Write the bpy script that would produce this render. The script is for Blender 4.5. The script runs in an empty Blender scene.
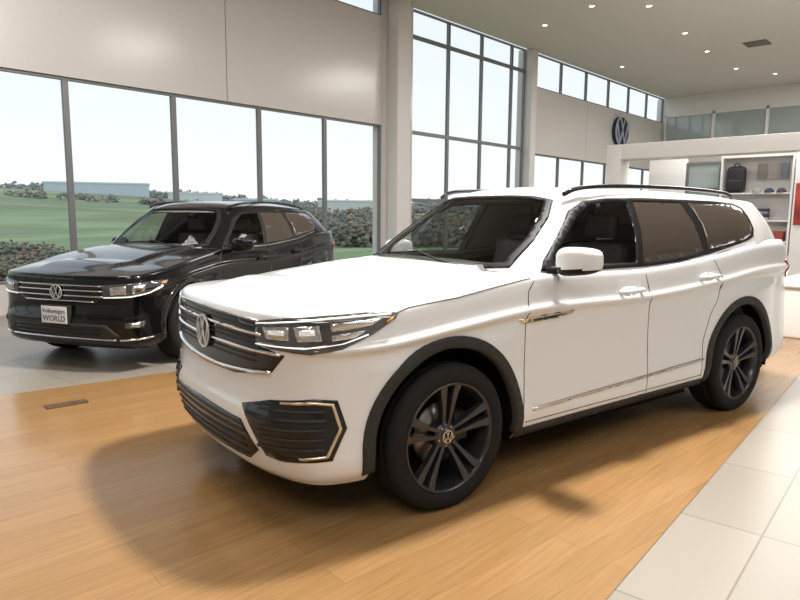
import bpy, bmesh, math, random
import numpy as np
from mathutils import Vector, Matrix
from mathutils.bvhtree import BVHTree
from mathutils.geometry import delaunay_2d_cdt
random.seed(3); np.random.seed(3)
YAW=math.radians(47.5); WX,WY=-5.85,9.32
def F2W(x,y,z=0.0):
    c,s=math.cos(YAW),math.sin(YAW); x-=WX; y-=WY
    return Vector((x*c+y*s, -x*s+y*c, z))
COL=bpy.context.scene.collection
# ------------------------------------------------------------ materials
def mat(name, base=(.5,.5,.5), rough=.5, metal=0.0, coat=0.0, emis=None, estr=0.0, spec=.5):
    m=bpy.data.materials.new(name); m.use_nodes=True
    b=m.node_tree.nodes["Principled BSDF"]
    b.inputs["Base Color"].default_value=(*base,1); b.inputs["Roughness"].default_value=rough
    b.inputs["Metallic"].default_value=metal; b.inputs["Coat Weight"].default_value=coat
    b.inputs["Coat Roughness"].default_value=.04
    b.inputs["Specular IOR Level"].default_value=spec
    if emis: b.inputs["Emission Color"].default_value=(*emis,1); b.inputs["Emission Strength"].default_value=estr
    return m
def noisy(m, scale, c1, c2, detail=4, coord="Object", stretch=(1,1,1)):
    nt=m.node_tree; b=nt.nodes["Principled BSDF"]
    tc=nt.nodes.new("ShaderNodeTexCoord"); mp=nt.nodes.new("ShaderNodeMapping"); mp.inputs["Scale"].default_value=stretch
    n=nt.nodes.new("ShaderNodeTexNoise"); n.inputs["Scale"].default_value=scale; n.inputs["Detail"].default_value=detail
    r=nt.nodes.new("ShaderNodeValToRGB"); r.color_ramp.elements[0].color=(*c1,1); r.color_ramp.elements[1].color=(*c2,1)
    r.color_ramp.elements[0].position=.3; r.color_ramp.elements[1].position=.7
    nt.links.new(tc.outputs[coord],mp.inputs[0]); nt.links.new(mp.outputs[0],n.inputs["Vector"])
    nt.links.new(n.outputs["Fac"],r.inputs[0]); nt.links.new(r.outputs[0],b.inputs["Base Color"])
    return m
def glass_mat(name,tint,refl=.5,rough=0.0):
    m=bpy.data.materials.new(name); m.use_nodes=True; nt=m.node_tree; nt.nodes.clear()
    o=nt.nodes.new("ShaderNodeOutputMaterial"); mx=nt.nodes.new("ShaderNodeMixShader")
    t=nt.nodes.new("ShaderNodeBsdfTransparent"); g=nt.nodes.new("ShaderNodeBsdfGlossy"); f=nt.nodes.new("ShaderNodeFresnel")
    t.inputs[0].default_value=(*tint,1); g.inputs["Roughness"].default_value=rough; f.inputs[0].default_value=1.5
    mu=nt.nodes.new("ShaderNodeMath"); mu.operation="MULTIPLY"; mu.inputs[1].default_value=refl
    nt.links.new(f.outputs[0],mu.inputs[0]); nt.links.new(mu.outputs[0],mx.inputs[0])
    nt.links.new(t.outputs[0],mx.inputs[1]); nt.links.new(g.outputs[0],mx.inputs[2]); nt.links.new(mx.outputs[0],o.inputs[0])
    return m
M={}
M["white"]=mat("white_paint",(.73,.735,.745),.3,0,.8)
M["black"]=mat("black_paint",(.003,.003,.004),.2,0,.7,spec=.12)
M["chrome"]=mat("chrome",(.80,.80,.82),.13,1)
M["badge"]=mat("badge_silver",(.80,.80,.82),.35,.6)
M["satin"]=mat("satin_silver",(.75,.72,.68),.25,1)
M["gold"]=mat("warm_trim",(.80,.70,.55),.25,1)
M["gloss"]=mat("gloss_black",(.008,.008,.009),.16,0,.4,spec=.3)
M["frame"]=mat("satin_black",(.010,.010,.010),.5,spec=.2)
M["plastic"]=noisy(mat("dark_plastic",(.05,.048,.046),.6,spec=.3),60,(.026,.025,.024),(.034,.032,.031))
M["tire"]=noisy(mat("tire_rubber",(.02,.02,.02),.75,spec=.25),30,(.008,.008,.008),(.013,.0125,.012))
M["rim"]=mat("rim_dark",(.050,.050,.055),.3,.7,.3)
M["disc"]=mat("brake_steel",(.30,.29,.28),.35,1)
M["dglass"]=mat("privacy_glass",(.045,.033,.026),.04,0,1,spec=.8)  # dark rear glass; brown of the wood floor's reflection put into its colour
M["glass"]=glass_mat("car_glass",(.92,.95,.93),.5)
M["wglass"]=glass_mat("window_glass",(.98,.99,.985),.01,.3)
M["interior"]=noisy(mat("interior_black",(.03,.03,.03),.6),40,(.045,.045,.045),(.075,.074,.072))
M["beige"]=mat("headliner",(.55,.54,.52),.9)
M["lamp"]=mat("lamp_reflector",(.62,.63,.65),.2,.9)
M["eye"]=mat("lamp_eye",(.95,.97,1),.05,.6,1,(1,1,1),.2)  # headlights are off; weak glow stands in for bright reflections
M["lampd"]=mat("lamp_dark",(.09,.09,.095),.10,.5,1)
M["led"]=mat("led_white",(.9,.9,.9),.2,0,.5,(1,1,1),.5)
M["amber"]=mat("amber",(.6,.22,.03),.2,0,.5)
M["red"]=mat("tail_red",(.35,.01,.01),.12,0,1)
M["under"]=mat("underbody",(.006,.006,.006),.9,spec=.1)
M["gap"]=mat("panel_gap",(.10,.10,.10),.8,spec=.1)
# ------------------------------------------------------------ mesh helpers
def mk(name, V, F, mats, parent=None, smooth=True, midx=None, label=None):
    me=bpy.data.meshes.new(name); me.from_pydata([tuple(v) for v in V],[],[tuple(f) for f in F])
    if not isinstance(mats,(list,tuple)): mats=[mats]
    for m in mats: me.materials.append(m)
    if midx is not None: me.polygons.foreach_set("material_index",midx)
    me.polygons.foreach_set("use_smooth",[smooth]*len(me.polygons)); me.update()
    o=bpy.data.objects.new(name,me); COL.objects.link(o)
    if parent: o.parent=parent
    if label: o["label"]=label
    return o
def empty(name,label,cat,loc=(0,0,0),rz=0,group=None):
    o=bpy.data.objects.new(name,None); COL.objects.link(o); o.location=loc; o.rotation_euler=(0,0,rz)
    o.empty_display_size=.2; o["label"]=label; o["category"]=cat
    if group: o["group"]=group
    return o
def thing(o,label,cat,group=None):
    o["label"]=label; o["category"]=cat
    if group: o["group"]=group
    return o
def struct(o): o["kind"]="structure"; return o
def boxvf(lo,hi,base=0):
    x0,y0,z0=lo;x1,y1,z1=hi
    V=[(x0,y0,z0),(x1,y0,z0),(x1,y1,z0),(x0,y1,z0),(x0,y0,z1),(x1,y0,z1),(x1,y1,z1),(x0,y1,z1)]
    F=[(0,3,2,1),(4,5,6,7),(0,1,5,4),(1,2,6,5),(2,3,7,6),(3,0,4,7)]
    return V,[tuple(i+base for i in f) for f in F]
def boxes(name,lst,mats,parent=None,bevel=0,midx=None,smooth=False,label=None):
    V=[];F=[];mi=[]
    for k,(lo,hi) in enumerate(lst):
        v,f=boxvf(lo,hi,len(V)); V+=v;F+=f; mi+=[(midx[k] if midx else 0)]*6
    o=mk(name,V,F,mats,parent,smooth,mi,label)
    if bevel:
        b=o.modifiers.new("bevel","BEVEL"); b.width=bevel; b.segments=3; b.limit_method="ANGLE"
        for p in o.data.polygons: p.use_smooth=True
    return o
def revolve(profile,n=48,axis="y"):
    V=[];F=[]; m=len(profile)
    for i in range(n):
        a=2*math.pi*i/n; c,s=math.cos(a),math.sin(a)
        for r,h in profile: V.append((r*c,h,r*s) if axis=="y" else (r*c,r*s,h))
    for i in range(n):
        j=(i+1)%n
        for k in range(m-1): F.append((i*m+k,i*m+k+1,j*m+k+1,j*m+k))
    return V,F
def tube(pts,r,n=10):
    V=[];F=[];P=[Vector(p) for p in pts]
    for i,p in enumerate(P):
        t=(P[min(i+1,len(P)-1)]-P[max(i-1,0)]).normalized()
        a=t.cross(Vector((0,0,1)) if abs(t.z)<.9 else Vector((1,0,0))).normalized(); b=t.cross(a)
        rr=r[i] if isinstance(r,(list,tuple)) else r
        for k in range(n):
            th=2*math.pi*k/n; V.append(p+a*math.cos(th)*rr+b*math.sin(th)*rr)
    for i in range(len(P)-1):
        for k in range(n):
            F.append((i*n+k,i*n+(k+1)%n,(i+1)*n+(k+1)%n,(i+1)*n+k))
    F.append(tuple(range(n))[::-1]); F.append(tuple((len(P)-1)*n+k for k in range(n)))
    return V,F
def catmull(C,n,ghost0=None,ghost1=None,per=24):
    C=[np.array(c,float) for c in C]
    g0=np.array(ghost0,float) if ghost0 is not None else 2*C[0]-C[1]
    g1=np.array(ghost1,float) if ghost1 is not None else 2*C[-1]-C[-2]
    Q=[g0]+C+[g1]; out=[]
    for i in range(1,len(Q)-2):
        p0,p1,p2,p3=Q[i-1:i+3]
        for k in range(per):
            t=k/per
            out.append(.5*((2*p1)+(-p0+p2)*t+(2*p0-5*p1+4*p2-p3)*t*t+(-p0+3*p1-3*p2+p3)*t**3))
    out.append(Q[-2]); out=np.array(out)
    if n is None: return out
    d=np.r_[0,np.cumsum(np.linalg.norm(np.diff(out,axis=0),axis=1))]
    s=np.linspace(0,d[-1],n)
    return np.array([np.interp(s,d,out[:,k]) for k in range(out.shape[1])]).T
def tab(x,T):
    a=[t[0] for t in T];b=[t[1] for t in T]; return np.interp(x,a,b)
def stab(T,n=400):
    c=catmull(T,None); idx=np.argsort(c[:,0]); c=c[idx]
    return lambda x: np.interp(x,c[:,0],c[:,1])
def inpoly(P,poly):
    P=np.atleast_2d(P); x,y=P[:,0],P[:,1]; r=np.zeros(len(P),bool); n=len(poly)
    for i in range(n):
        x1,y1=poly[i];x2,y2=poly[(i+1)%n]
        if y1==y2: continue
        c=((y1>y)!=(y2>y))&(x<(x2-x1)*(y-y1)/(y2-y1)+x1); r^=c
    return r
def frame(d):
    d=Vector(d).normalized()
    e1=Vector((0,0,1)).cross(d) if abs(d.z)<.95 else Vector((1,0,0))
    e1.normalize(); e2=d.cross(e1); return d,e1,e2
def densify(P,res):
    out=[]
    for i in range(len(P)):
        a=np.array(P[i]);b=np.array(P[(i+1)%len(P)]); k=max(1,int(np.ceil(np.linalg.norm(b-a)/res)))
        for j in range(k): out.append(a+(b-a)*j/k)
    return out
def patch(bvh,pts,d,off=.004,res=.03,holes=(),skirt=.01):
    d,e1,e2=frame(d)
    to2=lambda L:[np.array((Vector(p).dot(e1),Vector(p).dot(e2))) for p in L]
    outer=densify(to2(pts),res); hs=[densify(to2(h),res) for h in holes]
    c0=sum(Vector(p).dot(d) for p in pts)/len(pts)
    allp=list(outer);E=[(i,(i+1)%len(outer)) for i in range(len(outer))]
    for h in hs:
        b=len(allp); allp+=h; E+=[(b+i,b+(i+1)%len(h)) for i in range(len(h))]
    bd=np.array(allp); mn=bd.min(0);mx=bd.max(0)
    gx=np.arange(mn[0]+res*.5,mx[0],res);gy=np.arange(mn[1]+res*.5,mx[1],res)
    if len(gx) and len(gy):
        G=np.array([(a,b) for a in gx for b in gy])
        ok=inpoly(G,outer)
        for h in hs: ok&=~inpoly(G,h)
        G=G[ok]
        if len(G):
            dist=np.min(np.linalg.norm(G[:,None]-bd[None],axis=2),axis=1); G=G[dist>res*.45]
            allp+=list(G)
    r=delaunay_2d_cdt([Vector(p) for p in allp],E,[],0,1e-6)
    vs=[np.array((v[0],v[1])) for v in r[0]]; tris=r[2]
    C=np.array([(vs[t[0]]+vs[t[1]]+vs[t[2]])/3 for t in tris]); ok=inpoly(C,outer)
    for h in hs: ok&=~inpoly(C,h)
    tris=[t for t,k in zip(tris,ok) if k]
    V=[];N=[]
    for v in vs:
        P=e1*v[0]+e2*v[1]+d*(c0-.7)
        h=bvh.ray_cast(P,d,2.0)
        if h[0] is None:
            q=e1*v[0]+e2*v[1]+d*c0; h2=bvh.find_nearest(q); n=h2[1]; loc=h2[0]
        else: loc,n=h[0],h[1]
        if n.dot(d)>0: n=-n
        V.append(loc+n*off); N.append(n)
    F=[];cnt={}
    for t in tris:
        a,b,c=t
        nn=(V[b]-V[a]).cross(V[c]-V[a])
        if nn.dot(d)>0: t=(a,c,b)
        F.append(tuple(t))
        for i in range(3):
            e=(t[i],t[(i+1)%3]); cnt[e]=1
    base={}
    if skirt:
        for (a,b) in list(cnt):
            if (b,a) not in cnt:
                for q in (a,b):
                    if q not in base: base[q]=len(V); V.append(V[q]-N[q]*(skirt+off))
                F.append((b,a,base[a],base[b]))
    return V,F
def strip(pts,w,d):
    d,e1,e2=frame(d); P=[Vector(p) for p in pts]; L=[];R=[]
    for i,p in enumerate(P):
        t=(P[min(i+1,len(P)-1)]-P[max(i-1,0)]); t-=d*t.dot(d); t.normalize(); s=d.cross(t)
        ww=w[i] if isinstance(w,(list,tuple)) else w
        L.append(p+s*ww/2);R.append(p-s*ww/2)
    return L+R[::-1]
def mirv(V,F): return [Vector((v[0],-v[1],v[2])) for v in V],[tuple(reversed(f)) for f in F]
def xf(V,mx): return [mx@Vector(v) for v in V]
def join(parts):
    V=[];F=[]
    for v,f in parts:
        b=len(V); V+=list(v); F+=[tuple(i+b for i in q) for q in f]
    return V,F
def strokevf(pts,w,y0,y1):
    P=[np.array(p,float) for p in pts]; L=[];R=[]
    for i,p in enumerate(P):
        dirs=[]
        if i>0: a=p-P[i-1];dirs.append(a/np.linalg.norm(a))
        if i<len(P)-1: a=P[i+1]-p;dirs.append(a/np.linalg.norm(a))
        t=sum(dirs);t/=np.linalg.norm(t); n=np.array((-t[1],t[0])); n0=np.array((-dirs[0][1],dirs[0][0])); k=min(2.2,1/max(.3,n.dot(n0)))
        L.append(p+n*w/2*k);R.append(p-n*w/2*k)
    V=[];F=[]
    for i in range(len(P)):
        V+=[(L[i][0],y0,L[i][1]),(R[i][0],y0,R[i][1]),(R[i][0],y1,R[i][1]),(L[i][0],y1,L[i][1])]
    for i in range(len(P)-1):
        a=4*i;b=a+4
        for k in range(4): F.append((a+k,a+(k+1)%4,b+(k+1)%4,b+k))
    F+= [(3,2,1,0),tuple(4*(len(P)-1)+k for k in range(4))]
    return V,F
def vwlogo(r,depth=.01,ring=.11,sw=.105,back=.006):
    w=sw*r
    ringp=revolve([(r,0),(r,-depth),(r*(1-ring),-depth),(r*(1-ring),0)],48)
    v=strokevf([(-.31*r,.86*r),(0,.16*r),(.31*r,.86*r)],w,-depth*.9,0)
    wv=strokevf([(-.79*r,.46*r),(-.38*r,-.74*r),(0,.02*r),(.38*r,-.74*r),(.79*r,.46*r)],w,-depth*.9,0)
    disc=revolve([(0.0001,-depth*.25),(r*.97,-depth*.25),(r*.99,back)],48)
    return join([ringp,v,wv]),disc
def rotz(a): return Matrix.Rotation(a,4,'Z')
# ------------------------------------------------------------ wheel
def wheel_parts(R):
    k=R/.385
    prof=[(.276,-.100),(.288,-.114),(.306,-.124),(.335,-.128),(.362,-.121),(.379,-.104),(.385,-.080),(.385,-.055),(.377,-.052),(.377,-.042),(.385,-.039),(.385,-.008),(.377,-.005),(.377,.005),(.385,.008),(.385,.039),(.377,.042),(.377,.052),(.385,.055),(.385,.08),(.379,.104),(.362,.121),(.335,.128),(.3,.127),(.276,.1)]
    tire=revolve([(a*k,b) for a,b in prof],64)
    rim=revolve([(a*k,b) for a,b in [(.290,-.104),(.289,-.117),(.280,-.120),(.272,-.106),(.262,-.07),(.252,.02),(.250,.10)]],64)
    sp=[]
    for i in range(5):
        th=math.radians(90+72*i)
        for sg in (-1,1):
            V=[];F=[]
            rr=[.045,.10,.16,.22,.274]; to=[.017,.022,.029,.038,.049]; hw=[.016,.016,.021,.029,.037]; yf=[-.076,-.086,-.094,-.102,-.113]
            for r,t,h,y in zip(rr,to,hw,yf):
                for (dt,yy) in ((-h*.62,y),(h*.62,y),(h*.85,y+.035),(-h*.85,y+.035)):
                    tt=sg*t+dt
                    x=r*math.cos(th)-tt*math.sin(th); z=r*math.sin(th)+tt*math.cos(th)
                    V.append((x*k,yy,z*k))
            n=len(rr)
            for a in range(n-1):
                for q in range(4): F.append((4*a+q,4*a+(q+1)%4,4*a+4+(q+1)%4,4*a+4+q))
            F+=[(3,2,1,0),(4*n-4,4*n-3,4*n-2,4*n-1)]
            sp.append((V,F))
    hub=revolve([(.0001,-.084),(.036,-.084),(.04,-.080),(.060,-.078),(.072,-.065),(.074,-.02)],32)
    spk=join(sp+[hub])
    lug=revolve([(.0001,-.004),(.007,-.004),(.008,.004)],10)
    disc=revolve([(.05,-.012),(.165,-.012),(.165,.012),(.05,.012)],40)
    cal=boxvf((.08,-.045,-.05),(.17,.03,.09))
    barrel=revolve([(.25*k,.02),(.2,.03),(.0001,.03)],40)
    return tire,rim,spk,lug,disc,cal,barrel
WP={}
def add_wheel(parent,x,y,R,outer,capmat,spin=0):
    if R not in WP: WP[R]=wheel_parts(R)
    tire,rim,spk,lug,disc,cal,barrel=WP[R]
    mx=Matrix.Translation((x,y,R))@(rotz(math.pi) if outer>0 else Matrix.Identity(4))
    w=mk("wheel",*tire,M["tire"],parent); w.matrix_local=mx
    mk("rim",*rim,M["rim"],w); o=mk("spokes",*spk,M["rim"],w,smooth=False)
    b=o.modifiers.new("b","BEVEL"); b.width=.003; b.segments=2; b.limit_method="ANGLE"
    for i in range(5):
        a=math.radians(54+72*i); mk("lug_bolt",xf(lug[0],Matrix.Translation((.052*math.cos(a),-.078,.052*math.sin(a)))),lug[1],M["disc"],w)
    mk("brake_disc",*disc,M["disc"],w); mk("brake_caliper",*cal,M["plastic"],w,smooth=False); mk("wheel_barrel",*barrel,M["under"],w)
    lg,dk=vwlogo(.034,.006); T=Matrix.Translation((0,-.085,0))
    mk("cap_emblem",xf(lg[0],T),lg[1],capmat,w,smooth=False); mk("hub_cap",xf(dk[0],T),dk[1],M["gloss"],w)
# ------------------------------------------------------------ SUV
def smoothstep(a,b,x):
    t=np.clip((x-a)/(b-a),0,1); return t*t*(3-2*t)
def build_suv(root,S,paint,cfg):
    S=np.array(S,float); Sm=Matrix.Diagonal((S[0],S[1],S[2],1))
    def P(name,VF,m,parent=root,smooth=True,label=None):
        return mk(name,[Sm@Vector(v) for v in VF[0]],VF[1],m,parent,smooth,label=label)
    OUT=cfg["nose"]+[(.65,.957),(.95,.966),(1.4,.960),(2.0,.957),(2.7,.957),(3.4,.960),(3.93,.970),(4.3,.962),(4.72,.925),(4.93,.83),(5.0,.62),(5.04,.3),(5.05,0)]
    nu=250; O=catmull(OUT,nu,(.008,-.25),(5.04,-.3))
    T=np.gradient(O,axis=0); T/=np.linalg.norm(T,axis=1)[:,None]; N=np.stack([-T[:,1],T[:,0]],1)
    N[0]=(-1,0);N[-1]=(1,0)
    zt=stab(cfg["zt"]); zc=stab(cfg["zc"])
    IF=stab([(0,.10),(.06,.05),(.2,.01),(.33,0),(.40,.004),(.47,.022),(.6,.034),(.8,.036),(.92,.040),(.975,.046),(1,.064)])
    IS=stab([(0,.06),(.06,.02),(.14,.008),(.22,.014),(.40,.030),(.6,.032),(.74,.026),(.790,.003),(.810,.000),(.835,.022),(.93,.036),(.98,.046),(1,.062)])
    IR=stab([(0,.1),(.1,.03),(.3,0),(.5,.01),(.8,.04),(1,.1)])
    zb=stab([(0,.25),(.5,.26),(1.4,.27),(3.4,.28),(4.6,.32),(5.05,.36)])
    nv=78; ring=[]
    for j in range(nv+1):
        v=j/nv
        nx=N[:,0]; wf=np.where(nx<0,nx**2,0); wr=np.where(nx>0,nx**2,0); ws=N[:,1]**2
        ins=wf*IF(v)+ws*IS(v)+wr*IR(v)
        fl=.022*np.exp(-((O[:,0]-.95)/.50)**8)+.026*np.exp(-((O[:,0]-3.93)/.52)**8)
        ins=ins-ws*fl*smoothstep(0,.2,v)*(1-smoothstep(.64,.75,v))
        xy=O-N*ins[:,None]
        z=zb(O[:,0])+(zt(O[:,0])-zb(O[:,0]))*v
        ring.append(np.c_[xy,z])
    top=ring[-1]; nw=26
    xs=np.clip(top[:,0],.62,4.5)
    for k in range(1,nw+1):
        w=(k/nw)**1.2
        x=top[:,0]+(xs-top[:,0])*w; y=top[:,1]*(1-w)
        z=top[:,2]+(zc(xs)-top[:,2])*(1-(1-w)**2.3)
        z=z+.030*(1-smoothstep(.55,.585,np.abs(y)+ .10*(1.5-x)))*smoothstep(.18,.5,x)
        ring.append(np.c_[x,y,z])
    H=np.array(ring)
    rows=H.shape[0]
    V=[];F=[]
    def idx(r,i,s): return r*(2*nu)+ (i if s==0 else nu+i)
    for r in range(rows):
        for s in (0,1):
            for i in range(nu):
                p=H[r,i]; V.append(Vector((p[0],p[1] if s==0 else -p[1],p[2])))
    for r in range(rows-1):
        for i in range(nu-1):
            F.append((idx(r,i,0),idx(r+1,i,0),idx(r+1,i+1,0),idx(r,i+1,0)))
            F.append((idx(r,i,1),idx(r,i+1,1),idx(r+1,i+1,1),idx(r+1,i,1)))
    # greenhouse
    GB=[(1.40,0),(1.42,.30),(1.48,.56),(1.60,.785),(1.82,.866),(2.25,.888),(2.7,.890),(3.2,.888),(3.7,.880),(4.2,.862),(4.66,.82),(4.88,.70),(4.94,.35),(4.95,0)]
    GT=cfg["GT"]
    b=catmull(GB,None,(1.42,-.3),(4.94,-.35),per=14); t_=catmull(GT,None,(2.11,-.25),(GT[-2][0],-GT[-2][1]),per=14)
    ng=len(b); gzb=zt(b[:,0])-.015; gzt=stab(cfg["gzt"])(t_[:,0])
    wc=np.clip((.78-b[:,1])/.78,0,1)*(b[:,0]<1.7); gz0=gzb+wc*(zc(1.42)-zt(1.42))
    nt_=34; G=[]
    gn=np.gradient(b,axis=0); gn/=np.linalg.norm(gn,axis=1)[:,None]; gn=np.stack([-gn[:,1],gn[:,0]],1); gn[0]=(-1,0); gn[-1]=(1,0)
    for j in range(nt_+1):
        t=j/nt_
        xy=b*(1-t)+t_*t+gn*(.026*4*t*(1-t))
        G.append(np.c_[xy,gz0*(1-t)+gzt*t])
    gtop=G[-1]; gs=np.clip(gtop[:,0],2.5,4.35); nr=14
    rc=stab(cfg["rc"])
    for k in range(1,nr+1):
        w=(k/nr)**1.4
        G.append(np.c_[gtop[:,0]+(gs-gtop[:,0])*w, gtop[:,1]*(1-w), gtop[:,2]+(rc(gs)-gtop[:,2])*(1-(1-w)**2.6)])
    G=np.array(G); gr=G.shape[0]; GV=[];GF=[]
    def gi(r,i,s): return r*(2*ng)+(i if s==0 else ng+i)
    for r in range(gr):
        for s in (0,1):
            for i in range(ng):
                p=G[r,i]; GV.append(Vector((p[0],p[1] if s==0 else -p[1],p[2])))
    for r in range(gr-1):
        for i in range(ng-1):
            GF.append((gi(r,i,0),gi(r+1,i,0),gi(r+1,i+1,0),gi(r,i+1,0)))
            GF.append((gi(r,i,1),gi(r,i+1,1),gi(r+1,i+1,1),gi(r+1,i,1)))
    bb=BVHTree.FromPolygons(V,F); gb=BVHTree.FromPolygons(GV,GF)
    nV=len(V); AV=V+GV; AF=F+[tuple(i+nV for i in f) for f in GF]
    allb=BVHTree.FromPolygons(AV,AF)
    y=-.9
    DLO=[(1.72,y,1.195),(1.77,y,1.255),(2.14,y,1.545),(2.29,y,1.610),(2.5,y,1.632),(2.9,y,1.642),(3.4,y,1.640),(3.85,y,1.636),(4.13,y,1.624),(4.24,y,1.590),(4.275,y,1.51),(4.275,y,1.42),(4.23,y,1.362),(4.10,y,1.328),(3.9,y,1.300),(3.5,y,1.245),(3.1,y,1.205),(2.7,y,1.188),(2.2,y,1.188)]
    W1=[(1.83,y,1.222),(1.85,y,1.275),(2.17,y,1.51),(2.34,y,1.590),(2.52,y,1.606),(2.70,y,1.610),(2.665,y,1.42),(2.60,y,1.218)]
    W2=[(2.675,y,1.222),(2.73,y,1.42),(2.77,y,1.613),(3.0,y,1.616),(3.35,y,1.614),(3.41,y,1.45),(3.43,y,1.272),(3.1,y,1.235)]
    W3=[(3.50,y,1.28),(3.50,y,1.45),(3.45,y,1.612),(3.75,y,1.611),(4.09,y,1.604),(4.20,y,1.572),(4.232,y,1.51),(4.235,y,1.43),(4.195,y,1.382),(4.09,y,1.350),(3.80,y,1.312)]
    WS=[(1.44,0,1.21),(1.455,.30,1.21),(1.50,.50,1.215),(1.59,.680,1.235),(1.79,.665,1.40),(1.99,.610,1.52),(2.13,.525,1.622),(2.10,.3,1.64),(2.085,0,1.645)]
    WS=WS+[(a,-b_,c) for a,b_,c in WS[-2:0:-1]]
    def inset(poly,f):
        c=sum((Vector(p) for p in poly),Vector())/len(poly); return [c+(Vector(p)-c)*f for p in poly]
    wdir=(.62,0,-.78)
    FC=np.array([[sum(AV[i][k] for i in f)/len(f) for k in range(3)] for f in AF]); nb=len(F)
    kill=np.zeros(len(AF),bool)
    for wx in (.95,3.93):
        kill|=(np.hypot(FC[:,0]-wx,FC[:,2]-.385)<.495)&(np.abs(FC[:,1])>.55)&(np.arange(len(AF))<nb)
    isG=np.arange(len(AF))>=nb
    w1=np.array([(p[0],p[2]) for p in inset(W1,1.02)])
    kill|=isG&inpoly(FC[:,[0,2]],w1)&(np.abs(FC[:,1])>.5)
    d,e1,e2=frame(wdir); E=np.array([list(e1),list(e2)]).T
    wp=np.array([(Vector(p).dot(e1),Vector(p).dot(e2)) for p in inset(WS,.99)])
    kill|=isG&inpoly(FC@E,wp)&(FC[:,0]<2.3)
    plan=np.array([(p[0],p[1]) for p in b]+[(p[0],-p[1]) for p in b[::-1]])
    ing=inpoly(FC[:,:2],plan)&(~isG)&(FC[:,2]>1.12)&(FC[:,0]>1.43)
    kill|=ing&(FC[:,0]>1.62)&(np.abs(FC[:,1])<.845)
    keep=[i for i in range(len(AF)) if not kill[i]]
    mi=[1 if ing[i] else 0 for i in keep]
    body=mk("body",[Sm@v for v in AV],[AF[i] for i in keep],[paint,M["interior"]],root,True,mi)
    bm=bmesh.new(); bm.from_mesh(body.data); bmesh.ops.remove_doubles(bm,verts=bm.verts,dist=.0005); bmesh.ops.recalc_face_normals(bm,faces=bm.faces); bm.to_mesh(body.data); bm.free()
    hv=[v-Vector((0,0,.03)) for v in GV]; P("headliner",(hv,[f for f in GF if min(GV[i].z for i in f)>1.64]),M["beige"])
    o2=catmull(OUT,90,(.010,-.25),(5.04,-.3)); pl=[(p[0]*.93+.20,p[1]*.88) for p in o2]; full=pl+[(p[0],-p[1]) for p in pl[::-1]][1:-1]
    UV=[(p[0],p[1],.29) for p in full]+[(p[0],p[1],.22) for p in full]; n=len(full)
    UV=[(a,max(-.66,min(.66,b2)) if (.4<a<1.5 or 3.4<a<4.5) else b2,c) for a,b2,c in UV]
    P("underbody",(UV,[tuple(range(n)),tuple(range(n,2*n))[::-1]]+[(i,(i+1)%n,n+(i+1)%n,n+i) for i in range(n)]),M["under"],smooth=False)
    lp=[(a*.97+.07,b2*.93) for a,b2 in b]; lp=lp+[(p[0],-p[1]) for p in lp[::-1]]
    n=len(lp); LV=[(p[0],p[1],.5) for p in lp]+[(p[0],p[1],tab(p[0],cfg["zt"])-.03) for p in lp]
    P("cabin_lining",(LV,[tuple(range(n))]+[(i,(i+1)%n,n+(i+1)%n,n+i) for i in range(n)]),M["interior"],smooth=False)
    for wx in (.95,3.93):
        for s in (-1,1):
            n=28; LV=[];LF=[]
            for i in range(n+1):
                a=math.radians(-10+200*i/n)
                for yy in (.935,.60): LV.append((wx+.49*math.cos(a),s*yy,.385+.49*math.sin(a)))
            for i in range(n): LF.append((2*i,2*i+1,2*i+3,2*i+2))
            LF.append(tuple(2*i+1 for i in range(n+1)))
            P("wheel_well",(LV,LF),M["under"])
    SD=(0,1,0)
    def both(name,VF,m,label=None,sides=(0,1),**k):
        if 0 in sides: P(name,VF,m,label=label,**k)
        if 1 in sides: P(name,mirv(*VF),m,label=label,**k)
    for wx in (.95,3.93):
        R1,R0=.528,.468
        oa=[(wx+R1*math.cos(math.radians(a)),-.97,.385+R1*math.sin(math.radians(a))) for a in np.linspace(-9,189,36)]
        ia=[(wx+R0*math.cos(math.radians(a)),-.97,.385+R0*math.sin(math.radians(a))) for a in np.linspace(189,-9,36)]
        both("wheel_arch_trim",patch(bb,oa+ia,SD,.008,.03,skirt=.03),M[cfg["arch"]])
    both("sill_trim",patch(bb,[(1.44,y,.275),(1.44,y,.335),(3.44,y,.34),(3.44,y,.285)],SD,.006,.04),M[cfg["arch"]])
    both("window_surround",patch(allb,DLO,SD,.004,.025,holes=[W1,W2]),M["frame"])
    both("side_window",patch(gb,inset(W1,1.02),SD,.0,.05,skirt=0),M["glass"])
    both("rear_door_window",patch(gb,inset(W2,1.01),SD,.002,.03,skirt=0),M["dglass"])
    both("quarter_window",patch(gb,W3,SD,.007,.03),M["dglass"])
    P("windshield_frame",patch(gb,inset(WS,1.03),wdir,.006,.02,holes=[inset(WS,.95)]),M["frame"])
    P("windshield",patch(gb,inset(WS,.98),wdir,.003,.04,skirt=0),M["glass"])
    P("rear_window",patch(gb,[(4.95,.6,1.36),(4.95,-.6,1.36),(4.85,-.5,1.54),(4.85,.5,1.54)],(-1,0,-.2),.006,.05),M["dglass"])
    def seam(pts,w=.006,dd=SD,name="panel_gap",sides=(0,1)): both(name,patch(bb,strip(pts,w,dd),dd,.0012,.04,skirt=.003),M["gap"],sides=sides)
    seam([(1.60,y,1.185),(1.52,y,1.10),(1.50,y,.95),(1.50,y,.6),(1.475,y,.36)])
    seam([(2.64,y,1.18),(2.69,y,.95),(2.70,y,.6),(2.68,y,.35)])
    seam([(3.48,y,1.235),(3.58,y,1.10),(3.575,y,.98),(3.46,y,.82),(3.38,y,.6),(3.36,y,.36)])
    seam([(1.50,y,.363),(2.4,y,.363),(3.37,y,.368)],.005)
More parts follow.
